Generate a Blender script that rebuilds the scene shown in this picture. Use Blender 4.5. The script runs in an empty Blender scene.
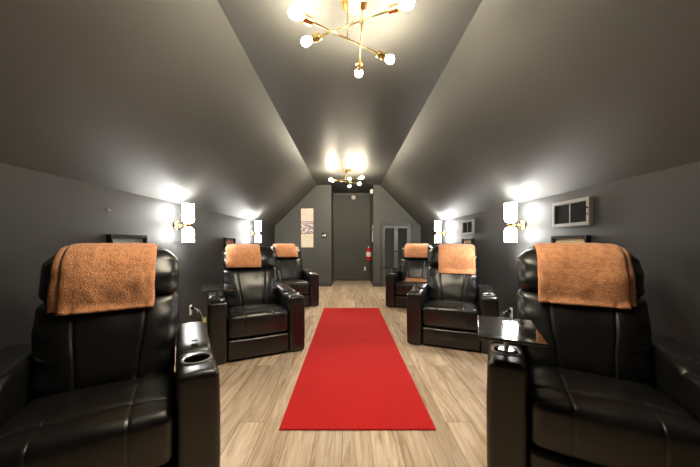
import bpy, bmesh, math, random
from mathutils import Vector, Matrix, noise
from mathutils.bvhtree import BVHTree

random.seed(7)
PI = math.pi
scene = bpy.context.scene
COL = scene.collection

# ------------------------------------------------------------------ materials
def new_mat(name):
    m = bpy.data.materials.new(name)
    m.use_nodes = True
    nt = m.node_tree
    b = nt.nodes['Principled BSDF']
    return m, nt, b

def pbr(name, col, rough=.5, metal=0., spec=.5, coat=0., bump=None, vary=None):
    """bump = (scale, strength, distance); vary = (scale, amount)"""
    m, nt, b = new_mat(name)
    b.inputs['Base Color'].default_value = (*col, 1)
    b.inputs['Roughness'].default_value = rough
    b.inputs['Metallic'].default_value = metal
    b.inputs['Specular IOR Level'].default_value = spec
    b.inputs['Coat Weight'].default_value = coat
    tc = nt.nodes.new('ShaderNodeTexCoord')
    if bump:
        n = nt.nodes.new('ShaderNodeTexNoise')
        n.inputs['Scale'].default_value = bump[0]
        n.inputs['Detail'].default_value = 4
        nt.links.new(tc.outputs['Object'], n.inputs['Vector'])
        bp = nt.nodes.new('ShaderNodeBump')
        bp.inputs['Strength'].default_value = bump[1]
        bp.inputs['Distance'].default_value = bump[2]
        nt.links.new(n.outputs['Fac'], bp.inputs['Height'])
        nt.links.new(bp.outputs['Normal'], b.inputs['Normal'])
    if vary:
        n = nt.nodes.new('ShaderNodeTexNoise')
        n.inputs['Scale'].default_value = vary[0]
        n.inputs['Detail'].default_value = 5
        nt.links.new(tc.outputs['Object'], n.inputs['Vector'])
        r = nt.nodes.new('ShaderNodeValToRGB')
        a = vary[1]
        r.color_ramp.elements[0].position = .3
        r.color_ramp.elements[1].position = .7
        r.color_ramp.elements[0].color = (*[c * (1 - a) for c in col], 1)
        r.color_ramp.elements[1].color = (*[min(1, c * (1 + a)) for c in col], 1)
        nt.links.new(n.outputs['Fac'], r.inputs['Fac'])
        nt.links.new(r.outputs['Color'], b.inputs['Base Color'])
    return m

def emit(name, col, strength, base=(.9, .9, .88)):
    m, nt, b = new_mat(name)
    b.inputs['Base Color'].default_value = (*base, 1)
    b.inputs['Emission Color'].default_value = (*col, 1)
    b.inputs['Emission Strength'].default_value = strength
    b.inputs['Roughness'].default_value = .4
    return m

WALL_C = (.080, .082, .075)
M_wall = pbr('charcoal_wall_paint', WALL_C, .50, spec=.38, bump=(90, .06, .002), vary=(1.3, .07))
M_knee = pbr('charcoal_paint_knee_shaded', (.025, .025, .0245), .50, spec=.36, bump=(90, .06, .002), vary=(1.3, .07))  # same charcoal paint, with the dimness along the knee walls put into its colour
M_ceil = pbr('charcoal_ceiling_paint', (.058, .0575, .053), .52, spec=.36, bump=(70, .06, .002), vary=(1.1, .08))
M_trim = pbr('charcoal_trim_paint', (.055, .054, .052), .32, spec=.5)
M_leather = pbr('black_leather', (.0065, .0062, .0062), .34, spec=.72, bump=(160, .12, .002), vary=(6, .12))
M_leather_dk = pbr('black_leather_base', (.008, .0075, .0072), .5, spec=.4, bump=(160, .1, .002))
M_thread = pbr('seam_thread', (.05, .048, .045), .5)
M_chrome = pbr('brushed_chrome', (.86, .86, .84), .30, metal=1)
M_cup = pbr('black_plastic', (.006, .006, .006), .4)
M_tray = pbr('gloss_black_tray', (.014, .013, .012), .10, spec=.7, coat=.5)
M_brass = pbr('polished_brass', (.83, .57, .22), .22, metal=1)
M_goldrod = pbr('champagne_brass', (.72, .56, .30), .28, metal=1)
M_black = pbr('black_frame_gloss', (.010, .0095, .009), .22, spec=.5)
M_white = pbr('white_plastic', (.80, .79, .76), .4)
M_matbeige = pbr('beige_mat_board', (.55, .46, .28), .8, vary=(20, .06))
M_greyframe = pbr('grey_painted_metal', (.20, .195, .185), .4, spec=.5)
M_ventdark = pbr('dark_vent_mesh', (.008, .008, .008), .9, spec=.08)
M_red = pbr('extinguisher_red', (.62, .012, .015), .25, spec=.5, coat=.4)
M_rubber = pbr('black_rubber', (.012, .012, .012), .6)
M_paper = pbr('white_paper', (.75, .73, .70), .8)
M_yellow = pbr('yellow_tag', (.70, .66, .12), .6)
M_wire = pbr('pale_wire', (.55, .52, .45), .4)
M_bulb = emit('warm_bulb_glass', (1, .88, .66), 410)
M_inner = emit('sconce_bulb', (1, .985, .95), 420)
M_shade = emit('frosted_lamp_shade', (1, .985, .95), 34)

def rug_mat():
    m, nt, b = new_mat('red_carpet')
    tc = nt.nodes.new('ShaderNodeTexCoord')
    n = nt.nodes.new('ShaderNodeTexNoise'); n.inputs['Scale'].default_value = 260; n.inputs['Detail'].default_value = 3
    nt.links.new(tc.outputs['Object'], n.inputs['Vector'])
    r = nt.nodes.new('ShaderNodeValToRGB')
    r.color_ramp.elements[0].position = .3; r.color_ramp.elements[1].position = .72
    r.color_ramp.elements[0].color = (.50, .010, .012, 1)
    r.color_ramp.elements[1].color = (.70, .024, .022, 1)
    nt.links.new(n.outputs['Fac'], r.inputs['Fac'])
    nt.links.new(r.outputs['Color'], b.inputs['Base Color'])
    bp = nt.nodes.new('ShaderNodeBump'); bp.inputs['Strength'].default_value = .3; bp.inputs['Distance'].default_value = .003
    nt.links.new(n.outputs['Fac'], bp.inputs['Height']); nt.links.new(bp.outputs['Normal'], b.inputs['Normal'])
    b.inputs['Roughness'].default_value = .95
    b.inputs['Specular IOR Level'].default_value = .1
    b.inputs['Sheen Weight'].default_value = .1
    return m
M_rug = rug_mat()

def blanket_mat():
    m, nt, b = new_mat('rust_orange_knit')
    tc = nt.nodes.new('ShaderNodeTexCoord')
    mp = nt.nodes.new('ShaderNodeMapping'); mp.inputs['Scale'].default_value = (1, 1, 1)
    nt.links.new(tc.outputs['Object'], mp.inputs['Vector'])
    w = nt.nodes.new('ShaderNodeTexVoronoi'); w.inputs['Scale'].default_value = 150
    nt.links.new(mp.outputs['Vector'], w.inputs['Vector'])
    n = nt.nodes.new('ShaderNodeTexNoise'); n.inputs['Scale'].default_value = 38; n.inputs['Detail'].default_value = 6
    nt.links.new(mp.outputs['Vector'], n.inputs['Vector'])
    mx = nt.nodes.new('ShaderNodeMath'); mx.operation = 'MULTIPLY_ADD'; mx.inputs[1].default_value = .62
    nt.links.new(w.outputs['Distance'], mx.inputs[0]); nt.links.new(n.outputs['Fac'], mx.inputs[2])
    r = nt.nodes.new('ShaderNodeValToRGB')
    r.color_ramp.elements[0].position = .35; r.color_ramp.elements[1].position = .95
    r.color_ramp.elements[0].color = (.46, .165, .068, 1)
    r.color_ramp.elements[1].color = (.86, .40, .20, 1)
    nt.links.new(mx.outputs[0], r.inputs['Fac'])
    nt.links.new(r.outputs['Color'], b.inputs['Base Color'])
    bp = nt.nodes.new('ShaderNodeBump'); bp.inputs['Strength'].default_value = .7; bp.inputs['Distance'].default_value = .004
    nt.links.new(mx.outputs[0], bp.inputs['Height']); nt.links.new(bp.outputs['Normal'], b.inputs['Normal'])
    b.inputs['Roughness'].default_value = .95
    b.inputs['Specular IOR Level'].default_value = .15
    b.inputs['Sheen Weight'].default_value = .25
    return m
M_blanket = blanket_mat()

def floor_mat():
    m, nt, b = new_mat('oak_plank_floor')
    L = nt.links.new
    tc = nt.nodes.new('ShaderNodeTexCoord')
    mp = nt.nodes.new('ShaderNodeMapping'); mp.inputs['Rotation'].default_value = (0, 0, PI / 2)
    mp.inputs['Location'].default_value = (0, .03, 0)
    L(tc.outputs['Object'], mp.inputs['Vector'])
    br = nt.nodes.new('ShaderNodeTexBrick')
    br.offset = .37; br.offset_frequency = 2; br.squash = 1
    br.inputs['Scale'].default_value = 1
    br.inputs['Brick Width'].default_value = 1.22
    br.inputs['Row Height'].default_value = .15
    br.inputs['Mortar Size'].default_value = .0016
    br.inputs['Mortar Smooth'].default_value = .3
    br.inputs['Bias'].default_value = 0
    br.inputs['Color1'].default_value = (0, 0, 0, 1)
    br.inputs['Color2'].default_value = (1, 1, 1, 1)
    br.inputs['Mortar'].default_value = (.5, .5, .5, 1)
    L(mp.outputs['Vector'], br.inputs['Vector'])
    # per-plank offset of the grain
    add = nt.nodes.new('ShaderNodeVectorMath'); add.operation = 'MULTIPLY_ADD'
    add.inputs[1].default_value = (7.3, 3.1, 5.7)
    L(br.outputs['Color'], add.inputs[0]); L(mp.outputs['Vector'], add.inputs[2])
    st = nt.nodes.new('ShaderNodeMapping'); st.inputs['Scale'].default_value = (1.1, 11, 1)
    L(add.outputs[0], st.inputs['Vector'])
    n1 = nt.nodes.new('ShaderNodeTexNoise'); n1.inputs['Scale'].default_value = 2.2; n1.inputs['Detail'].default_value = 8
    n1.inputs['Roughness'].default_value = .6; n1.inputs['Distortion'].default_value = .9
    L(st.outputs['Vector'], n1.inputs['Vector'])
    st2 = nt.nodes.new('ShaderNodeMapping'); st2.inputs['Scale'].default_value = (2.2, 60, 1)
    L(add.outputs[0], st2.inputs['Vector'])
    n2 = nt.nodes.new('ShaderNodeTexNoise'); n2.inputs['Scale'].default_value = 3; n2.inputs['Detail'].default_value = 5
    L(st2.outputs['Vector'], n2.inputs['Vector'])
    r1 = nt.nodes.new('ShaderNodeValToRGB')
    e = r1.color_ramp.elements
    e[0].position = .28; e[0].color = (.30, .195, .115, 1)
    e[1].position = .74; e[1].color = (.88, .73, .58, 1)
    x = e.new(.42); x.color = (.60, .44, .30, 1)
    x = e.new(.55); x.color = (.76, .60, .455, 1)
    L(n1.outputs['Fac'], r1.inputs['Fac'])
    # plank tone
    r2 = nt.nodes.new('ShaderNodeValToRGB')
    r2.color_ramp.elements[0].color = (.80, .77, .74, 1); r2.color_ramp.elements[1].color = (1.10, 1.10, 1.10, 1)
    L(br.outputs['Color'], r2.inputs['Fac'])
    m1 = nt.nodes.new('ShaderNodeMix'); m1.data_type = 'RGBA'; m1.blend_type = 'MULTIPLY'; m1.inputs[0].default_value = 1
    L(r1.outputs['Color'], m1.inputs[6]); L(r2.outputs['Color'], m1.inputs[7])
    r3 = nt.nodes.new('ShaderNodeValToRGB')
    r3.color_ramp.elements[0].position = .3; r3.color_ramp.elements[1].position = .6
    r3.color_ramp.elements[0].color = (.78, .75, .72, 1); r3.color_ramp.elements[1].color = (1, 1, 1, 1)
    L(n2.outputs['Fac'], r3.inputs['Fac'])
    m2 = nt.nodes.new('ShaderNodeMix'); m2.data_type = 'RGBA'; m2.blend_type = 'MULTIPLY'; m2.inputs[0].default_value = .8
    L(m1.outputs[2], m2.inputs[6]); L(r3.outputs['Color'], m2.inputs[7])
    m3 = nt.nodes.new('ShaderNodeMix'); m3.data_type = 'RGBA'
    m3.inputs[7].default_value = (.16, .10, .06, 1)
    L(br.outputs['Fac'], m3.inputs[0]); L(m2.outputs[2], m3.inputs[6])
    L(m3.outputs[2], b.inputs['Base Color'])
    b.inputs['Roughness'].default_value = .42
    b.inputs['Specular IOR Level'].default_value = .4
    bp = nt.nodes.new('ShaderNodeBump'); bp.inputs['Strength'].default_value = .25; bp.inputs['Distance'].default_value = .002
    inv = nt.nodes.new('ShaderNodeMath'); inv.operation = 'SUBTRACT'; inv.inputs[0].default_value = 1
    L(br.outputs['Fac'], inv.inputs[1]); L(inv.outputs[0], bp.inputs['Height'])
    L(bp.outputs['Normal'], b.inputs['Normal'])
    return m
M_floor = floor_mat()

def print_mat(name, base, ink, scale, thr):
    """a printed card: cream paper with blotches and rows of ink"""
    m, nt, b = new_mat(name)
    L = nt.links.new
    tc = nt.nodes.new('ShaderNodeTexCoord')
    mp = nt.nodes.new('ShaderNodeMapping'); mp.inputs['Scale'].default_value = scale
    L(tc.outputs['Object'], mp.inputs['Vector'])
    n = nt.nodes.new('ShaderNodeTexNoise'); n.inputs['Scale'].default_value = 1; n.inputs['Detail'].default_value = 3
    L(mp.outputs['Vector'], n.inputs['Vector'])
    r = nt.nodes.new('ShaderNodeValToRGB')
    r.color_ramp.elements[0].position = thr; r.color_ramp.elements[1].position = thr + .08
    r.color_ramp.elements[0].color = (*ink, 1); r.color_ramp.elements[1].color = (*base, 1)
    L(n.outputs['Fac'], r.inputs['Fac']); L(r.outputs['Color'], b.inputs['Base Color'])
    b.inputs['Roughness'].default_value = .55
    return m
M_print_pink = print_mat('pink_print', (.88, .74, .64), (.78, .48, .42), (18, 18, 42), .40)
M_print_grey = print_mat('grey_print', (.80, .70, .66), (.30, .26, .28), (16, 16, 24), .46)
M_print_cream = print_mat('cream_print', (.86, .76, .60), (.55, .46, .36), (22, 22, 30), .34)
M_print_rose = print_mat('rose_print', (.55, .27, .20), (.20, .06, .06), (30, 30, 24), .48)
M_print_dim = print_mat('dim_print', (.16, .155, .15), (.36, .34, .31), (26, 26, 60), .40)

# ------------------------------------------------------------------ mesh helpers
def link(name, me, mat=None, parent=None, smooth=False):
    o = bpy.data.objects.new(name, me)
    COL.objects.link(o)
    if mat: me.materials.append(mat)
    if parent: o.parent = parent
    if smooth:
        for p in me.polygons: p.use_smooth = True
    return o

def from_bm(name, bm, mat=None, parent=None, smooth=False):
    me = bpy.data.meshes.new(name)
    bmesh.ops.recalc_face_normals(bm, faces=bm.faces)
    bm.to_mesh(me); bm.free()
    return link(name, me, mat, parent, smooth)

def tag(o, label, cat, group=None, kind=None):
    o['label'] = label; o['category'] = cat
    if group: o['group'] = group
    if kind: o['kind'] = kind
    return o

def empty(name, loc=(0, 0, 0), rz=0):
    o = bpy.data.objects.new(name, None)
    o.empty_display_size = .1
    COL.objects.link(o)
    o.location = loc; o.rotation_euler = (0, 0, rz)
    return o

def copy_tree(o, parent=None):
    c = o.copy(); COL.objects.link(c)
    if parent: c.parent = parent
    for ch in list(o.children): copy_tree(ch, c)
    return c

def bm_box(bm, x0, x1, y0, y1, z0, z1, bev=0., seg=2):
    r = bmesh.ops.create_cube(bm, size=1)
    vs = r['verts']
    for v in vs:
        v.co = Vector(((x0 + x1) / 2 + v.co.x * (x1 - x0), (y0 + y1) / 2 + v.co.y * (y1 - y0), (z0 + z1) / 2 + v.co.z * (z1 - z0)))
    if bev:
        es = list({e for v in vs for e in v.link_edges})
        bmesh.ops.bevel(bm, geom=es, offset=bev, segments=seg, affect='EDGES', profile=.5)

def box(name, x0, x1, y0, y1, z0, z1, mat, parent=None, bev=0., seg=2):
    bm = bmesh.new(); bm_box(bm, x0, x1, y0, y1, z0, z1, bev, seg)
    return from_bm(name, bm, mat, parent)

def bm_tube(bm, pts, r, n=10, caps=True):
    pts = [Vector(p) for p in pts]
    rings = []
    for i, p in enumerate(pts):
        a = pts[max(0, i - 1)]; c = pts[min(len(pts) - 1, i + 1)]
        d = (c - a).normalized()
        up = Vector((0, 0, 1)) if abs(d.z) < .9 else Vector((1, 0, 0))
        u = d.cross(up).normalized(); w = d.cross(u)
        rr = r[i] if isinstance(r, (list, tuple)) else r
        rings.append([bm.verts.new(p + (u * math.cos(2 * PI * k / n) + w * math.sin(2 * PI * k / n)) * rr) for k in range(n)])
    for a, c in zip(rings, rings[1:]):
        for k in range(n):
            bm.faces.new((a[k], a[(k + 1) % n], c[(k + 1) % n], c[k]))
    if caps:
        bm.faces.new(rings[0][::-1]); bm.faces.new(rings[-1])

def tube(name, pts, r, mat, parent=None, n=10):
    bm = bmesh.new(); bm_tube(bm, pts, r, n)
    o = from_bm(name, bm, mat, parent)
    for p in o.data.polygons: p.use_smooth = len(p.vertices) == 4
    return o

def lathe_bm(prof, n=24):
    """prof: list of (r, z); r==0 makes a pole"""
    bm = bmesh.new(); rings = []
    for r, z in prof:
        if r < 1e-6: rings.append([bm.verts.new((0, 0, z))])
        else: rings.append([bm.verts.new((r * math.cos(2 * PI * k / n), r * math.sin(2 * PI * k / n), z)) for k in range(n)])
    for a, c in zip(rings, rings[1:]):
        if len(a) == 1 and len(c) == 1: continue
        for k in range(n):
            k2 = (k + 1) % n
            if len(a) == 1: bm.faces.new((a[0], c[k], c[k2]))
            elif len(c) == 1: bm.faces.new((a[k], a[k2], c[0]))
            else: bm.faces.new((a[k], a[k2], c[k2], c[k]))
    return bm

def lathe(name, prof, mat, parent=None, loc=(0, 0, 0), n=24, axis=None):
    bm = lathe_bm(prof, n)
    M = Matrix.Translation(loc)
    if axis is not None:
        M = M @ Vector((0, 0, 1)).rotation_difference(Vector(axis).normalized()).to_matrix().to_4x4()
    bmesh.ops.transform(bm, matrix=M, verts=bm.verts)
    o = from_bm(name, bm, mat, parent, smooth=True)
    o.data.set_sharp_from_angle(angle=math.radians(40))
    return o

def axis_samples(lo, hi, r, n, extra=()):
    s = [lo, lo + .22 * r, lo + .5 * r, lo + .78 * r, lo + r]
    s += [lo + r + (hi - lo - 2 * r) * i / n for i in range(1, n)]
    s += [hi - r, hi - .78 * r, hi - .5 * r, hi - .22 * r, hi]
    for e in extra:
        for d in (-.012, -.006, -.003, 0, .003, .006, .012):
            if lo + r < e + d < hi - r: s.append(e + d)
    s = sorted(s)
    out = [s[0]]
    for v in s[1:]:
        if v - out[-1] > 1e-4: out.append(v)
    return out

def puff(name, x0, x1, y0, y1, z0, z1, r, n, mat, parent=None, f=None, ex=(), ey=(), ez=(), keep_bm=False):
    """a rounded, finely divided block; f(x,y,z,u,v,w) deforms it (u,v,w in -1..1)"""
    X = axis_samples(x0, x1, r, n[0], ex); Y = axis_samples(y0, y1, r, n[1], ey); Z = axis_samples(z0, z1, r, n[2], ez)
    bm = bmesh.new(); vd = {}
    def V(i, j, k):
        key = (i, j, k)
        if key in vd: return vd[key]
        p = Vector((X[i], Y[j], Z[k]))
        q = Vector((min(max(p.x, x0 + r), x1 - r), min(max(p.y, y0 + r), y1 - r), min(max(p.z, z0 + r), z1 - r)))
        d = p - q
        if d.length > 1e-9: p = q + d.normalized() * r
        if f:
            u = 2 * (p.x - x0) / (x1 - x0) - 1; v = 2 * (p.y - y0) / (y1 - y0) - 1; w = 2 * (p.z - z0) / (z1 - z0) - 1
            p = Vector(f(p.x, p.y, p.z, u, v, w))
        vd[key] = bm.verts.new(p)
        return vd[key]
    a, b, c = len(X) - 1, len(Y) - 1, len(Z) - 1
    def quad(*ks): bm.faces.new([V(*k) for k in ks])
    for i in range(a):
        for j in range(b):
            quad((i, j, 0), (i, j + 1, 0), (i + 1, j + 1, 0), (i + 1, j, 0))
            quad((i, j, c), (i + 1, j, c), (i + 1, j + 1, c), (i, j + 1, c))
        for k in range(c):
            quad((i, 0, k), (i + 1, 0, k), (i + 1, 0, k + 1), (i, 0, k + 1))
            quad((i, b, k), (i, b, k + 1), (i + 1, b, k + 1), (i + 1, b, k))
    for j in range(b):
        for k in range(c):
            quad((0, j, k), (0, j, k + 1), (0, j + 1, k + 1), (0, j + 1, k))
            quad((a, j, k), (a, j + 1, k), (a, j + 1, k + 1), (a, j, k + 1))
    if keep_bm: return bm
    return from_bm(name, bm, mat, parent, smooth=True)

def sstep(a, b, x):
    t = min(max((x - a) / (b - a), 0), 1)
    return t * t * (3 - 2 * t)
def gauss(x, m, s): return math.exp(-((x - m) / s) ** 2)

# ------------------------------------------------------------------ camera
H = 1.05                          # camera height
cam_d = bpy.data.cameras.new('camera')
cam = bpy.data.objects.new('camera', cam_d); COL.objects.link(cam)
cam.location = (0, 0, H); cam.rotation_euler = (PI / 2, 0, 0)
cam_d.sensor_width = 36; cam_d.lens = 285 / 700 * 36
cam_d.shift_x = 2 / 700; cam_d.shift_y = 9.5 / 700
cam_d.clip_start = .05
scene.camera = cam

# ------------------------------------------------------------------ room shell
XL, XR = -1.765, 1.755            # knee walls
KZ = 1.458                        # knee wall height
CL, CR, CZ = -.755, .775, 2.45     # flat ceiling strip
YF, YB = 6.88, -2.6               # far gable wall, back wall
AL, AR, YA = -.405, .615, 7.98    # alcove in the far wall
T = .10

def slab(name, quad, thick_dir, mat):
    """a thick sheet from 4 points, thickened outward"""
    bm = bmesh.new()
    a = [bm.verts.new(p) for p in quad]
    d = Vector(thick_dir)
    b = [bm.verts.new(Vector(p) + d) for p in quad]
    bm.faces.new(a); bm.faces.new(b[::-1])
    for i in range(4):
        j = (i + 1) % 4
        bm.faces.new((a[j], a[i], b[i], b[j]))
    o = from_bm(name, bm, mat); o['kind'] = 'structure'
    return o

def prism_y(name, poly, y0, y1, mat):
    """polygon in (x,z) extruded from y0 to y1"""
    bm = bmesh.new()
    a = [bm.verts.new((x, y0, z)) for x, z in poly]; b = [bm.verts.new((x, y1, z)) for x, z in poly]
    bm.faces.new(a); bm.faces.new(b[::-1])
    n = len(poly)
    for i in range(n): bm.faces.new((a[i], b[i], b[(i + 1) % n], a[(i + 1) % n]))
    o = from_bm(name, bm, mat); o['kind'] = 'structure'
    return o

fl = box('floor', XL - T, XR + T, YB - T, YA + T, -.1, 0, M_floor); fl['kind'] = 'structure'
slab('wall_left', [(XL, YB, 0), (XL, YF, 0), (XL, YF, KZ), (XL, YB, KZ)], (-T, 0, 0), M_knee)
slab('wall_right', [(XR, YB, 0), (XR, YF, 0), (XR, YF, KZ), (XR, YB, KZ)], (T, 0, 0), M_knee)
slab('ceiling_left', [(XL, YB, KZ), (XL, YF, KZ), (CL, YF, CZ), (CL, YB, CZ)], (-T * .7, 0, T * .7), M_ceil)
slab('ceiling_right', [(XR, YB, KZ), (XR, YF, KZ), (CR, YF, CZ), (CR, YB, CZ)], (T * .7, 0, T * .7), M_ceil)
slab('ceiling', [(CL, YB, CZ), (CR, YB, CZ), (CR, YA, CZ), (CL, YA, CZ)], (0, 0, T), M_ceil)
prism_y('wall_far_left', [(XL, 0), (AL, 0), (AL, CZ), (CL, CZ), (XL, KZ)], YF, YF + T, M_wall)
prism_y('wall_far_right', [(AR, 0), (XR, 0), (XR, KZ), (CR, CZ), (AR, CZ)], YF, YF + T, M_wall)
prism_y('wall_back', [(XL, 0), (XR, 0), (XR, KZ), (CR, CZ), (CL, CZ), (XL, KZ)], YB - T, YB, M_wall)
slab('wall_alcove_left', [(AL, YF + T, 0), (AL, YA, 0), (AL, YA, CZ), (AL, YF + T, CZ)], (-T, 0, 0), M_wall)
slab('wall_alcove_right', [(AR, YF + T, 0), (AR, YA, 0), (AR, YA, CZ), (AR, YF + T, CZ)], (T, 0, 0), M_wall)
w = box('wall_alcove_end', AL - T, AR + T, YA, YA + T, 0, CZ, M_wall); w['kind'] = 'structure'

def structure(o): o['kind'] = 'structure'; return o
BH, BT = .085, .014
structure(box('baseboard_left', XL, XL + BT, YB, YF, 0, BH, M_trim, bev=.004))
structure(box('baseboard_right', XR - BT, XR, YB, YF, 0, BH, M_trim, bev=.004))
structure(box('baseboard_far_left', XL + BT, AL, YF - BT, YF, 0, BH + .02, M_trim, bev=.004))
structure(box('baseboard_far_right', AR, .79, YF - BT, YF, 0, BH + .02, M_trim, bev=.004))
structure(box('baseboard_alcove', AL + BT, AR - BT, YA - BT, YA, 0, .075, M_trim, bev=.004))
structure(box('baseboard_alcove_left', AL, AL + BT, YF, YA, 0, BH, M_trim, bev=.004))
structure(box('baseboard_alcove_right', AR - BT, AR, YF, YA, 0, BH, M_trim, bev=.004))
structure(box('trim_1', AL, AL + .02, YA - .03, YA, .075, CZ, M_trim, bev=.004))
structure(box('trim_2', AL + .022, AR - .002, YA - .03, YA - .0005, 2.385, CZ, M_trim, bev=.004))

# closet double doors on the far wall
cd = structure(empty('door_1', (1.155, YF, 0)))
FW = .06
hx, top = .37, 1.53
bm = bmesh.new()
bm_box(bm, -hx, -hx + FW, -.035, .0, 0, top, .006)
fr = from_bm('frame', bm, M_trim, cd)
bm = bmesh.new(); bm_box(bm, hx - FW, hx, -.035, .0, 0, top, .006); from_bm('frame', bm, M_trim, cd)
bm = bmesh.new(); bm_box(bm, -hx + FW, hx - FW, -.035, .0, top - .055, top, .006); from_bm('frame', bm, M_trim, cd)
M_louver = pbr('dark_louver', (.028, .028, .027), .45)
M_stile = pbr('grey_door_paint', (.095, .094, .092), .35)
for s in (-1, 1):
    xa, xb = (-hx + FW, -.002) if s < 0 else (.002, hx - FW)
    bm = bmesh.new()
    z0, z1 = .02, top - .06
    sw = .042
    # one leaf: stiles and rails as a single welded frame
    o4 = [(xa, z0), (xb, z0), (xb, z1), (xa, z1)]; i4 = [(xa + sw, z0 + .09), (xb - sw, z0 + .09), (xb - sw, z1 - .065), (xa + sw, z1 - .065)]
    fv = [[bm.verts.new((x, y, z)) for x, z in q] for y in (-.028, -.002) for q in (o4, i4)]
    of, inf, ob, ib = fv
    for i in range(4):
        j = (i + 1) % 4
        bm.faces.new((of[i], of[j], inf[j], inf[i])); bm.faces.new((ob[j], ob[i], ib[i], ib[j]))
        bm.faces.new((of[j], of[i], ob[i], ob[j])); bm.faces.new((inf[i], inf[j], ib[j], ib[i]))
    leaf = from_bm('door_leaf', bm, M_stile, cd)
    lv = bmesh.new()
    k = 0
    zz = z0 + .095
    prev = None
    # a continuous louvered sheet (zig-zag profile)
    xs = (xa + sw + .001, xb - sw - .001)
    prof = []
    while zz < z1 - .085:
        prof += [(-.022, zz), (-.008, zz + .026)]
        zz += .028
    rows = [[lv.verts.new((x, y, z)) for x in xs] for y, z in prof]
    for a, b in zip(rows, rows[1:]): lv.faces.new((a[0], a[1], b[1], b[0]))
    me = bpy.data.meshes.new('louver_panel'); lv.to_mesh(me); lv.free()
    lo = link('louver_panel', me, M_louver, leaf)
    sm = lo.modifiers.new('thick', 'SOLIDIFY'); sm.thickness = .004
    kn = lathe('knob', [(0, 0), (.006, 0), (.006, .012), (.014, .018), (.014, .026), (0, .03)], M_black, leaf, loc=(xb - .02 if s < 0 else xa + .02, -.028, .85), axis=(0, -1, 0), n=14)

# ------------------------------------------------------------------ red carpet runner
rx0, rx1, ry0, ry1 = -.388, .494, 1.595, 4.575
bm = bmesh.new(); bm_box(bm, rx0, rx1, ry0, ry1, .0005, .009, .003)
rug = from_bm('carpet_runner', bm, M_rug)
tag(rug, 'long plain red carpet runner lying down the middle of the plank floor', 'rug')

# ------------------------------------------------------------------ recliner
W2 = .425                       # half width
AI = .273                       # inner face of an arm
TILT = .36
def wr(x, y, z, a=.0035, s=9): return a * noise.noise(Vector((x * s, y * s, z * s)))

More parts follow.
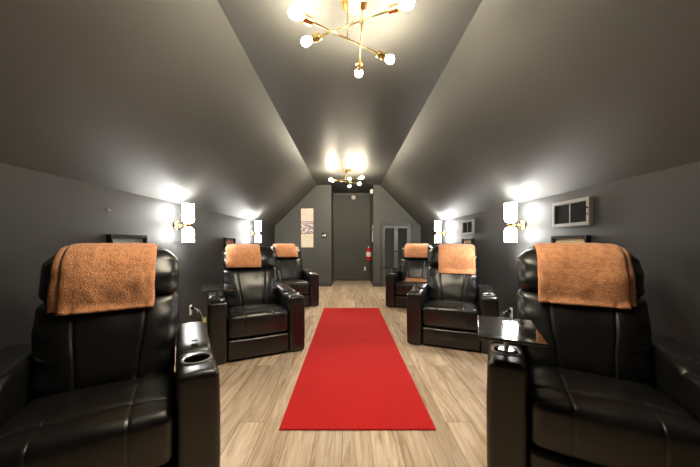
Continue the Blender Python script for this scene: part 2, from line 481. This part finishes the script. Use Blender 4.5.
def build_recliner():
    root = empty('recliner')
    # base and feet
    puff('base', -AI + .004, AI - .004, .085, .70, .035, .19, .015, (3, 3, 2), M_leather_dk, root)
    for sx in (-1, 1):
        for y in (.12, .66):
            lathe('foot', [(0, 0), (.022, 0), (.022, .034), (0, .034)], M_rubber, root, loc=(sx * .22, y, .001), n=14)
    # seat
    def fs(x, y, z, u, v, w):
        tp = sstep(-.1, .8, w)
        z2 = z + tp * (.022 * (1 - u * u) * (1 - .5 * v * v)) - tp * .030 * sstep(-.3, 1, v)
        z2 -= tp * .007 * gauss(y, .125, .010)                                  # crease across the seat
        frnt = sstep(-.55, -.95, v)
        y2 = y - frnt * .022 * (1 - u * u) * (1 - .6 * w * w)
        for xs in (-.125, .125):
            g = gauss(x, xs, .0045)
            z2 -= tp * .0022 * g; y2 += frnt * .0035 * g
        z2 += tp * wr(x, y, z, .006, 8)
        return (x, y2, z2)
    puff('seat', -AI + .003, AI - .003, .0, .56, .205, .412, .042, (16, 18, 6), M_leather, root, fs, ex=(-.125, .125), ey=(.125,))
    # footrest flap under the seat
    def ff(x, y, z, u, v, w):
        frnt = sstep(-.2, -.9, v)
        return (x, y - frnt * (.014 * (1 - u * u) * (1 - w * w) - .002) + wr(x, y, z, .002, 9), z)
    puff('footrest', -AI + .003, AI - .003, .004, .075, .022, .198, .022, (14, 2, 7), M_leather, root, ff)
    # back shell
    def sh(x, y, z): return y + TILT * (z - .42)
    def fb(x, y, z, u, v, w): return (x * (1 + .0 * w), sh(x, y, z), z)
    puff('back_shell', -.262, .262, .565, .645, .20, .975, .03, (6, 2, 10), M_leather_dk, root, fb)
    # lumbar cushion
    def fl_(x, y, z, u, v, w):
        fr_ = sstep(.1, -.9, v)
        y2 = y - fr_ * .045 * (1 - u ** 4) * (1 - w * w) ** .6 if abs(w) < 1 else y
        wide = 1 + .07 * sstep(-.35, .2, w)
        x2 = x * wide
        for xs in (-.12, .12):
            xs2 = xs + .012 * w * (1 if xs > 0 else -1)
            y2 += fr_ * .008 * gauss(x, xs2, .0055)
        # gathered leather towards the sides
        side = sstep(.55, .95, abs(u))
        y2 += fr_ * side * .012 + fr_ * side * .006 * math.sin(z * 60 + 3 * u)
        y2 += wr(x, y, z, .010, 7) * fr_
        return (x2, sh(x, y2, z), z)
    puff('lumbar_cushion', -.266, .266, .445, .575, .375, .778, .045, (22, 3, 16), M_leather, root, fl_, ex=(-.12, .12))
    # head pillow
    def fh(x, y, z, u, v, w):
        fr_ = sstep(.2, -.9, v)
        q = max(0, 1 - w * w)
        y2 = y - fr_ * .055 * (1 - u ** 4) * q ** .6
        side = sstep(.5, .95, abs(u))
        y2 += fr_ * side * .006 * math.sin(z * 60 + 2 * u) + wr(x, y, z, .010, 8) * fr_
        x2 = x * (1 + .006 * math.sin(z * 60 + 9 * y)) * (1 + .03 * q)
        z2 = z + sstep(.2, 1, w) * (.012 * (1 - u * u) - .004 + wr(x, y, z, .006, 10))
        z2 -= sstep(.3, 1, w) * .03 * sstep(.75, 1., abs(u))
        return (x2, sh(x, y2, z2), z2)
    puff('head_pillow', -.276, .276, .445, .600, .764, 1.012, .05, (24, 4, 12), M_leather, root, fh)
    # arms
    for s in (-1, 1):
        def fa(x, y, z, u, v, w):
            tp = sstep(.55, .95, w)
            up = .016 * sstep(.26, .34, y) + .012 * sstep(.35, .7, y)
            z2 = z + tp * (up - .008 * gauss(y, .272, .010) + .006 * (1 - u * u))
            inn = sstep(.2, .9, -u * s)
            x2 = x + (-s) * inn * .006 * (1 - v * v) * (1 - w * w) + s * .004 * (1 - w * w) * sstep(.2, .9, u * s)
            return (x2 + wr(x, y, z, .002, 9), y, z2)
        bm = puff('armrest', min(s * AI, s * W2), max(s * AI, s * W2), .0, .74, .006, .535, .028, (6, 20, 10), M_leather, root, fa, ey=(.272,), keep_bm=True)
        arm = from_bm('armrest', bm, M_leather, root, smooth=True)
        cx, cy = s * (AI + W2) / 2, .155
        # round recess for the cup
        cut = lathe_bm([(0, .455), (.0560, .455), (.0560, .60), (0, .60)], 32)
        bmesh.ops.transform(cut, matrix=Matrix.Translation((cx, cy, 0)), verts=cut.verts)
        co = from_bm('cutter', cut)
        md = arm.modifiers.new('cup', 'BOOLEAN'); md.operation = 'DIFFERENCE'; md.object = co; md.solver = 'EXACT'
        dg = bpy.context.evaluated_depsgraph_get()
        me2 = bpy.data.meshes.new_from_object(arm.evaluated_get(dg))
        arm.modifiers.clear(); old = arm.data; arm.data = me2
        bpy.data.meshes.remove(old); cme = co.data; bpy.data.objects.remove(co); bpy.data.meshes.remove(cme)
        me2.set_sharp_from_angle(angle=math.radians(50))
        zt = .541
        lathe('cup_holder', [(0, .457), (.055, .457), (.055, zt), (.053, zt), (.053, .460), (0, .460)], M_cup, arm, loc=(cx, cy, 0), n=32)
        lathe('cup_holder_rim', [(.0515, zt - .004), (.0515, zt + .003), (.0545, zt + .006), (.0615, zt + .004), (.063, zt - .003), (.056, zt - .004), (.0515, zt - .004)], M_chrome, arm, loc=(cx, cy, 0), n=32)
        if s > 0:
            for yy in (.32, .375):
                lathe('recline_button', [(0, 0), (.015, 0), (.015, .0035), (.013, .005), (0, .005)], M_rubber, arm, loc=(cx, yy, .553 + .001 * (yy > .35)), n=16)
    return root

proto = build_recliner()

R = math.radians
CH = {  # name: (front-centre x, y, rotation, label)
    'NL': (-.884, .940, R(31), 'black leather recliner nearest on the left, cut off by the photo corner'),
    'NR': (.982, 1.043, R(-28), 'black leather recliner nearest on the right, with a gloss black tray swung over its armrest'),
    'ML': (-.798, 2.585, R(26.5), 'black leather recliner in the middle of the left row, beside the red runner'),
    'MR': (1.0, 2.79, R(-22.5), 'black leather recliner in the middle of the right row, blanket hanging low on its back'),
    'FL': (-.866, 4.56, R(23.5), 'black leather recliner farthest back on the left, below the framed three-panel print'),
    'FR': (1.01, 4.51, R(-20), 'black leather recliner farthest back on the right, in front of the louvered closet doors'),
}
chairs = {}
first = True
for k, (x, y, a, lab) in CH.items():
    o = proto if first else copy_tree(proto)
    first = False
    o.location = (x, y, 0); o.rotation_euler = (0, 0, a)
    tag(o, lab, 'recliner', 'black leather recliners in two rows')
    chairs[k] = o

# ------------------------------------------------------------------ blankets over the head pillows
def pillow_bvh():
    vs, fs = [], []
    for ch in proto.children:
        if ch.name.split('.')[0] in ('head_pillow', 'lumbar_cushion', 'back_shell'):
            b = len(vs)
            vs += [v.co.copy() for v in ch.data.vertices]
            fs += [[b + i for i in p.vertices] for p in ch.data.polygons]
    return BVHTree.FromPolygons(vs, fs)
BV = pillow_bvh()

def drape(name, x0, x1, zb, zrear, off, thick, seed, slant=0., parent=None, nx=44, skew=0.):
    """a folded cloth laid over the pillow: front hem at height zb, rear hem at zrear"""
    zc = .905; yc = .525 + TILT * (zc - .42)
    cols = []
    for i in range(nx + 1):
        t = i / nx
        x = x0 + (x1 - x0) * t
        pts = []                        # inner points with outward direction
        hem = zb + slant * (t - .5)
        xq = min(max(x, -.262), .262)
        arc = []
        nA = 26
        for a in range(nA + 1):
            ang = PI - (PI * 1.06) * a / nA       # from forward (-y) over the top to the rear
            d = Vector((0, math.cos(ang), math.sin(ang)))
            h = BV.ray_cast(Vector((xq, yc, zc)) + d * .7, -d, 2)[0]
            r = (h - Vector((xq, yc, zc))).length
            arc.append((Vector((x, yc, zc)) + d * (r + off), d))
        fr, d0 = arc[0]
        ycl = fr.y; front = []
        nF = max(6, int((zc - hem) / .014))
        for j in range(1, nF + 1):
            z = zc + (hem - zc) * j / nF
            h = BV.ray_cast(Vector((xq, -1, z)), Vector((0, 1, 0)), 4)[0]
            yy = (h.y if h else 9) - off
            ycl = min(yy, ycl - .0004)
            front.append((Vector((x, ycl, z)), Vector((0, -1, 0))))
        rear = []
        la, ld = arc[-1]
        nR = 5
        for j in range(1, nR + 1):
            z = la.z + (zrear - la.z) * j / nR
            h = BV.ray_cast(Vector((xq, 3, z)), Vector((0, -1, 0)), 4)[0]
            yy = max((h.y + off) if h else la.y, .0)
            rear.append((Vector((x, max(yy, la.y - .02 * j), z)), Vector((0, 1, 0))))
        cols.append(front[::-1] + arc + rear)
    nP = min(len(c) for c in cols)
    # resample so that every column has the same count
    def resample(c, n):
        L = [0]
        for (a, _), (b, _) in zip(c, c[1:]): L.append(L[-1] + (b - a).length)
        out = []; k = 0
        for i in range(n):
            s = L[-1] * i / (n - 1)
            while k < len(L) - 2 and L[k + 1] < s: k += 1
            f = (s - L[k]) / max(1e-9, L[k + 1] - L[k])
            out.append((c[k][0].lerp(c[k + 1][0], f), c[k][1].lerp(c[k + 1][1], f).normalized()))
        return out
    cols = [resample(c, 56) for c in cols]
    bm = bmesh.new()
    inn, out = [], []
    for i, c in enumerate(cols):
        a, b = [], []
        for j, (p, d) in enumerate(c):
            n0 = abs(noise.noise(Vector((p.x * 7 + seed, p.z * 3, seed * 1.7)))) * .006
            n0 += max(0, noise.noise(Vector((p.x * 22 + seed, p.z * 16 + p.x * 8, 3.1 + seed)))) * .005
            e = min(i, nx - i) / nx
            th = thick * (.45 + .55 * sstep(0, .05, e)) * (.55 + .45 * sstep(0, .06, min(j, 55 - j) / 55))
            px = p.copy(); px.x += skew * (p.z - 1.0) + .004 * noise.noise(Vector((p.z * 14, seed, i > nx / 2)))
            a.append(bm.verts.new(px + d * (n0 * .3)))
            b.append(bm.verts.new(px + d * (n0 + th)))
        inn.append(a); out.append(b)
    m = 56
    for i in range(nx):
        for j in range(m - 1):
            bm.faces.new((out[i][j], out[i + 1][j], out[i + 1][j + 1], out[i][j + 1]))
            bm.faces.new((inn[i + 1][j], inn[i][j], inn[i][j + 1], inn[i + 1][j + 1]))
        bm.faces.new((inn[i][0], inn[i + 1][0], out[i + 1][0], out[i][0]))
        bm.faces.new((inn[i + 1][-1], inn[i][-1], out[i][-1], out[i + 1][-1]))
    for j in range(m - 1):
        bm.faces.new((inn[0][j + 1], inn[0][j], out[0][j], out[0][j + 1]))
        bm.faces.new((inn[-1][j], inn[-1][j + 1], out[-1][j + 1], out[-1][j]))
    return from_bm(name, bm, M_blanket, parent, smooth=True)

BL = {  # x0, x1, front hem, slant, fold inset left/right, skew, label
    'NL': (-.222, .178, .735, .0, (.035, 0), .02, 'rust orange knit blanket folded over the nearest recliner on the left'),
    'NR': (-.185, .225, .735, .0, (0, .030), .0, 'rust orange knit blanket folded over the nearest recliner on the right'),
    'ML': (-.250, .10, .790, -.01, (0, .0), .0, 'rust orange blanket on the head of the middle left recliner, beside its tray'),
    'MR': (-.160, .238, .700, .0, (0, 0), -.02, 'longest-hanging rust orange blanket, on the middle recliner of the right row'),
    'FL': (-.21, .165, .800, -.01, (0, 0), -.18, 'small slanted rust orange blanket on the farthest recliner on the left'),
    'FR': (-.200, .200, .795, .0, (0, 0), .0, 'small rust orange blanket on the farthest recliner on the right, by the closet doors'),
}
for q, (k, (x0, x1, zb, sl, (fl0, fl1), sk, lab)) in enumerate(BL.items()):
    c = chairs[k]
    o = drape('blanket', x0, x1, zb, .86, .008, .010, q * 3.7 + 1.3, sl, skew=sk)
    o.location = c.location; o.rotation_euler = c.rotation_euler
    tag(o, lab, 'blanket', 'rust orange blankets over the recliner heads')
    if fl0 or fl1:
        drape('folded_layer', x0 + fl0, x1 - fl1, zb - .012, .875, .0215, .008, q * 2.1 + 8, sl, parent=o, skew=sk)

# ------------------------------------------------------------------ swivel trays plugged into cup holders
def build_tray():
    root = empty('tray_table')
    lathe('plug', [(0, .0), (.036, .0), (.036, .086), (.032, .090), (.0, .090)], M_chrome, root, n=24)
    lathe('post', [(0, .0905), (.011, .0905), (.011, .178), (0, .178)], M_chrome, root, n=16)
    puff('tray_top', -.125, .130, -.20, .19, .1785, .193, .0065, (4, 5, 1), M_tray, root)
    return root
TR = {
    'NR': (-1, R(4), 'gloss black swivel tray on the armrest of the nearest right recliner'),
    'ML': (-1, R(0), 'gloss black swivel tray on the outer armrest of the middle left recliner'),
    'MR': (-1, R(8), 'black swivel tray on the aisle armrest of the middle right recliner'),
    'FR': (-1, R(0), 'black swivel tray on the aisle armrest of the farthest right recliner'),
    'FL': (-1, R(0), 'black swivel tray on the outer armrest of the farthest left recliner, half hidden'),
}
tproto = build_tray(); first = True
for k, (s, da, lab) in TR.items():
    t = tproto if first else copy_tree(tproto); first = False
    x, y, a, _ = CH[k]
    p = Matrix.Rotation(a, 3, 'Z') @ Vector((s * (AI + W2) / 2, .155, 0))
    t.location = (x + p.x, y + p.y, .461); t.rotation_euler = (0, 0, a + da)
    tag(t, lab, 'tray', 'swivel trays on the recliner armrests')

# ------------------------------------------------------------------ chandeliers
def build_chandelier():
    root = empty('chandelier')
    lathe('canopy', [(0, 0), (.071, 0), (.075, -.004), (.075, -.022), (.069, -.028), (0, -.028)], M_brass, root)
    arms = [  # centre xy, z below ceiling, direction, half length
        ((-.008, -.058), -.185, (.553, -.27), .283),
        ((-.038, .0), -.225, (.52, .35), .30),
        ((.038, -.035), -.25, (.0, 1), .293),
    ]
    for (cx, cy), z, d, hl in arms:
        d = Vector((d[0], d[1], 0)).normalized()
        c = Vector((cx, cy, z))
        tube('stem', [(cx, cy, -.029), (cx, cy, z + .006)], .0045, M_goldrod, root, 10)
        arm = tube('arm', [c - d * (hl - .07), c + d * (hl - .07)], .0055, M_goldrod, root, 10)
        for s in (-1, 1):
            e = c + d * s * (hl - .078)
            lathe('socket', [(0, 0), (.012, 0), (.0205, .008), (.0205, .056), (.017, .0595), (0, .0595)], M_brass, arm, loc=e, axis=d * s, n=18)
            prof = [(0, .002), (.012, .003), (.0135, .012), (.020, .026), (.0255, .044), (.0245, .057), (.017, .069), (.007, .075), (0, .076)]
            lathe('bulb', prof, M_bulb, root, loc=e + d * s * .059, axis=d * s, n=18)
    return root
chp = build_chandelier()
chp.location = (.035, 1.64, CZ - .0005)
tag(chp, 'brass sputnik chandelier nearest the camera, cut by the top edge of the photo', 'chandelier', 'brass sputnik chandeliers on the ceiling')
ch2 = copy_tree(chp)
ch2.location = (-.01, 5.47, CZ - .0005)
tag(ch2, 'far brass sputnik chandelier on the ceiling in front of the alcove', 'chandelier', 'brass sputnik chandeliers on the ceiling')

# ------------------------------------------------------------------ wall sconces
def build_sconce():
    root = empty('wall_sconce')          # wall plane x=0, lamp reaches towards +x
    lathe('back_plate', [(0, 0), (.052, 0), (.055, .004), (.052, .016), (.040, .022), (0, .024)], M_brass, root, axis=(1, 0, 0))
    tube('arm', [(.023, 0, 0), (.122, 0, 0)], .008, M_brass, root, 12)
    lathe('collar', [(0, -.024), (.020, -.024), (.024, -.018), (.024, .018), (.020, .024), (0, .024)], M_brass, root, loc=(.122, 0, 0))
    r = .056
    sh_ = lathe('lamp_shade', [(.019, .0245), (.038, .027), (.050, .040), (r, .058), (r, .218), (r - .004, .218), (r - .004, .060), (.046, .045), (.019, .031), (.019, .0245)], M_shade, root, loc=(.122, 0, 0))
    lathe('bulb', [(0, .031), (.012, .032), (.014, .06), (.024, .09), (.024, .115), (.014, .132), (0, .137)], M_inner, sh_, loc=(.122, 0, 0), n=16)
    sh_ = lathe('lamp_shade', [(.019, -.0245), (.038, -.027), (.050, -.040), (r, -.058), (r, -.172), (r - .004, -.172), (r - .004, -.060), (.046, -.045), (.019, -.031), (.019, -.0245)], M_shade, root, loc=(.122, 0, 0))
    lathe('bulb', [(0, -.031), (.012, -.032), (.014, -.05), (.024, -.075), (.024, -.10), (.014, -.117), (0, -.122)], M_inner, sh_, loc=(.122, 0, 0), n=16)
    return root
sp = build_sconce(); first = True
for x, y, rz, lab in [
    (XL, 2.93, 0, 'lit brass wall sconce with two white shades, near one on the left wall'),
    (XR, 2.86, PI, 'lit brass wall sconce with two white shades, near one on the right wall'),
    (XL, 5.20, 0, 'lit brass wall sconce with two white shades, far one on the left wall'),
    (XR, 5.17, PI, 'lit brass wall sconce with two white shades, far one on the right wall')]:
    s = sp if first else copy_tree(sp); first = False
    s.location = (x + (.0005 if x < 0 else -.0005), y, 1.232); s.rotation_euler = (0, 0, rz)
    tag(s, lab, 'wall lamp', 'brass wall sconces')

# ------------------------------------------------------------------ vents on the right wall
def frame_bm(w, h, fw, d):
    """mitred picture frame in the yz plane, reaching to -x by d; origin at centre on the wall"""
    bm = bmesh.new()
    o4 = [(-w / 2, -h / 2), (w / 2, -h / 2), (w / 2, h / 2), (-w / 2, h / 2)]
    i4 = [(-w / 2 + fw, -h / 2 + fw), (w / 2 - fw, -h / 2 + fw), (w / 2 - fw, h / 2 - fw), (-w / 2 + fw, h / 2 - fw)]
    c = .003
    lay = []
    for x, q in ((0, o4), (-d, o4), (-d, i4), (0, i4)):
        lay.append([bm.verts.new((x, y, z)) for y, z in q])
    for a, b in zip(lay, lay[1:] + lay[:1]):
        for i in range(4):
            j = (i + 1) % 4
            bm.faces.new((a[i], a[j], b[j], b[i]))
    bmesh.ops.recalc_face_normals(bm, faces=bm.faces)
    es = [e for e in bm.edges if len(e.link_faces) == 2 and e.calc_face_angle(0) > .5 and all(v.co.x < -d * .9 for v in e.verts)]
    bmesh.ops.bevel(bm, geom=es, offset=c, segments=2, affect='EDGES')
    return bm

def build_vent():
    root = empty('wall_vent')
    w, h = .37, .205
    from_bm('frame', frame_bm(w, h, .027, .03), M_greyframe, root)
    for s in (-1, 1):
        bm = bmesh.new(); bm_box(bm, -.022, -.002, min(s * .006, s * .156), max(s * .006, s * .156), -h / 2 + .028, h / 2 - .028)
        from_bm('vent_panel', bm, M_ventdark, root)
    box('mullion', -.024, -.002, -.0055, .0055, -h / 2 + .028, h / 2 - .028, M_greyframe, root, .002)
    for z in (-.02, .025):
        lathe('screw', [(0, 0), (.007, 0), (.007, .004), (0, .006)], M_black, root, loc=(-.031, -w / 2 + .013, z), axis=(-1, 0, 0), n=12)
    return root
vp = build_vent()
vp.location = (XR - .0005, 2.225, 1.282)
tag(vp, 'grey framed wall vent with two dark panels, near one on the right wall', 'vent', 'wall vents on the right wall')
v2 = copy_tree(vp); v2.location = (XR - .0005, 4.13, 1.278)
tag(v2, 'grey framed wall vent with two dark panels, far one on the right wall', 'vent', 'wall vents on the right wall')

# ------------------------------------------------------------------ framed pictures behind the chairs
def picture(x, y, ztop, w, h, rz, mat_board, mat_print, label, deep=.035, small=None):
    root = empty('picture_frame', (x, y, ztop - h / 2), rz)
    from_bm('frame', frame_bm(w, h, .022, deep), M_black, root)
    bm = bmesh.new(); bm_box(bm, -.010, -.002, -w / 2 + .0225, w / 2 - .0225, -h / 2 + .0225, h / 2 - .0225)
    bd = from_bm('mat_board', bm, mat_board, root)
    if mat_print:
        bm = bmesh.new(); bm_box(bm, -.0125, -.0102, -w / 2 + .06, w / 2 - .06, -h / 2 + .06, h / 2 - .06)
        from_bm('print', bm, mat_print, root)
    tag(root, label, 'picture', 'framed pictures on the side walls')
    return root
M_greyboard = pbr('grey_mat_board', (.14, .137, .13), .5)
picture(XL + .0005, 2.27, 1.115, .38, .30, PI, M_greyboard, M_print_dim, 'black framed grey picture on the left wall behind the nearest left blanket')
picture(XL + .0005, 4.22, 1.125, .34, .30, PI, M_print_rose, None, 'small dark framed reddish picture on the left wall behind the middle left recliner')
picture(XR - .0005, 2.235, 1.108, .36, .30, 0, M_matbeige, M_print_dim, 'black framed picture with beige mat on the right wall under the near vent')
picture(XR - .0005, 4.14, 1.115, .34, .30, 0, M_matbeige, M_print_dim, 'black framed picture with beige mat on the right wall under the far vent')

# framed column of three prints on the far wall
pf = empty('framed_print', (-.983, YF - .0005, 1.415), PI / 2)
M_brownframe = pbr('brown_wood_frame', (.15, .065, .048), .45)
from_bm('frame', frame_bm(.325, .965, .014, .022), M_brownframe, pf)
for z0, z1, m in ((.155, .468, M_print_pink), (-.135, .143, M_print_grey), (-.468, -.147, M_print_cream)):
    bm = bmesh.new(); bm_box(bm, -.010, -.001, -.148, .148, z0, z1); from_bm('print', bm, m, pf)
for z in (.149, -.141):
    box('divider', -.016, -.001, -.148, .148, z - .0055, z + .0055, M_brownframe, pf)
# rotate so that the frame faces the camera (-y)
tag(pf, 'tall brown frame with three stacked pale prints on the far wall', 'picture')

# light switch left of the alcove
ls = empty('light_switch', (-.575, YF - .0005, 1.235))
box('plate', -.06, .06, -.006, 0, -.058, .058, M_black, ls, .003)
for xx in (-.024, .024):
    box('rocker', xx - .015, xx + .015, -.011, -.0065, -.034 if xx > 0 else -.022, .034 if xx > 0 else .012, M_white, ls, .002)
tag(ls, 'black light switch plate with white rockers beside the alcove', 'light switch')

# smoke detector on the alcove end wall
sd = empty('smoke_detector', (.155, YA - .0005, 2.325))
lathe('body', [(0, 0), (.062, 0), (.064, .008), (.058, .026), (.040, .034), (0, .036)], M_white, sd, axis=(0, -1, 0))
lathe('test_button', [(0, .0365), (.010, .0365), (.010, .039), (0, .040)], M_greyframe, sd, axis=(0, -1, 0), n=14)
tag(sd, 'round white smoke detector high on the alcove end wall', 'smoke detector')

# small sensor on the alcove side wall, top right
ms = empty('motion_sensor', (AR - .0005, 7.02, 2.32))
box('wall_mount', -.035, 0, -.025, .025, .055, .075, M_black, ms, .004)
puff('housing', -.072, -.001, -.035, .035, -.055, .054, .018, (3, 3, 3), M_white, ms)
tag(ms, 'small white sensor at the top right corner of the alcove', 'sensor')

# signs on the alcove side wall above the extinguisher
s1 = box('wall_sign', AR - .012, AR - .0005, 7.0, 7.12, 1.40, 1.50, M_paper, None, .002)
tag(s1, 'small white card on the alcove side wall, upper of two', 'sign')
s2 = box('wall_sign', AR - .012, AR - .0005, 7.0, 7.16, 1.08, 1.355, M_paper, None, .002)
tag(s2, 'tall white card on the alcove side wall just above the fire extinguisher', 'sign')

# fire extinguisher
fx = empty('fire_extinguisher', (AR - .078, 7.42, .60))
lathe('cylinder', [(0, 0), (.060, 0), (.066, .008), (.066, .262), (.058, .292), (.034, .318), (.022, .328), (0, .328)], M_red, fx)
lathe('label', [(.0665, .10), (.0672, .10), (.0672, .22), (.0665, .22), (.0665, .10)], M_paper, fx)
lathe('valve', [(0, .3285), (.018, .3285), (.018, .352), (.012, .358), (.012, .372), (0, .372)], M_chrome, fx, n=16)
box('handle', -.016, .016, -.085, .03, .373, .385, M_black, fx, .004)
lathe('gauge', [(0, 0), (.014, 0), (.014, .010), (0, .012)], M_white, fx, loc=(0, -.019, .343), axis=(0, -1, 0), n=14)
tube('hose', [(.0, .019, .345), (-.02, .055, .345), (-.045, .072, .30), (-.050, .074, .18), (-.048, .074, .08)], .009, M_rubber, fx)
box('wall_mount', .0665, .0773, -.03, .03, .05, .30, M_black, fx, .002)
tag(fx, 'red fire extinguisher with white label hanging in the alcove', 'fire extinguisher')

# wall outlets
def outlet(loc, rz, label):
    root = empty('wall_outlet', loc, rz)     # faces local -y
    box('plate', -.024, .024, -.006, 0, -.056, .056, M_white, root, .003)
    for z in (-.022, .022):
        box('socket_face', -.015, .015, -.0095, -.0062, z - .014, z + .014, M_white, root, .003)
    tag(root, label, 'outlet')
    return root
outlet((.475, YA - .0005, .335), 0, 'small white outlet low on the alcove end wall')
outlet((XL + .0005, 3.19, .30), PI / 2, 'white outlet low on the left wall between the near and middle recliners')
outlet((XR - .0005, 3.06, .30), -PI / 2, 'white outlet low on the right wall between the near and middle recliners')

def cord(sx, y, xw, label, tagit):
    root = empty('power_cord', (xw, y, 0))
    i = -sx                                   # direction into the room
    box('plug', min(i * .012, i * .045), max(i * .012, i * .045), -.018, .018, .305, .338, M_cup, root, .005)
    pts = []
    ctrl = [(.045, 0, .322), (.068, .012, .30), (.055, .05, .262), (.035, .09, .288), (.032, .14, .25), (.032, .20, .17),
            (.032, .23, .06), (.030, .27, .007), (.030, .38, .006)]
    P = [Vector((i * a, b, c)) for a, b, c in ctrl]
    for k in range(len(P) - 1):
        p0, p1, p2, p3 = P[max(0, k - 1)], P[k], P[k + 1], P[min(len(P) - 1, k + 2)]
        for t in range(6):
            t /= 6
            pts.append(.5 * ((2 * p1) + (p2 - p0) * t + (2 * p0 - 5 * p1 + 4 * p2 - p3) * t * t + (3 * p1 - p0 - 3 * p2 + p3) * t ** 3))
    pts.append(P[-1])
    tube('cable', pts, .0048, M_wire, root, 8)
    if tagit:
        box('warning_tag', i * .032 - .0025, i * .032 + .0025, .205, .29, .085, .15, M_yellow, root, .001)
    tag(root, label, 'power cord', 'power cords plugged in behind the recliners')
cord(-1, 3.19, XL, 'pale power cord with a yellow tag on the left wall behind the near armrest', True)
cord(1, 3.06, XR, 'pale power cord coiled at the right wall behind the gloss black tray', False)

# picture hook on the left wall
hk = lathe('wall_hook', [(0, 0), (.009, 0), (.009, .004), (.004, .006), (.004, .016), (0, .018)], M_white, None, axis=(1, 0, 0), n=12)
hk.location = (XL + .0005, 2.10, 1.295)
tag(hk, 'tiny pale hook in the left wall above the framed grey picture', 'hook')

# ------------------------------------------------------------------ world and view
wd = bpy.data.worlds.new('world'); scene.world = wd; wd.use_nodes = True
wd.node_tree.nodes['Background'].inputs[0].default_value = (0, 0, 0, 1)
wd.node_tree.nodes['Background'].inputs[1].default_value = 0
scene.view_settings.view_transform = 'Standard'
scene.view_settings.look = 'None'
scene.view_settings.gamma = 1
scene.view_settings.use_curve_mapping = False
scene.view_settings.exposure = 0.66
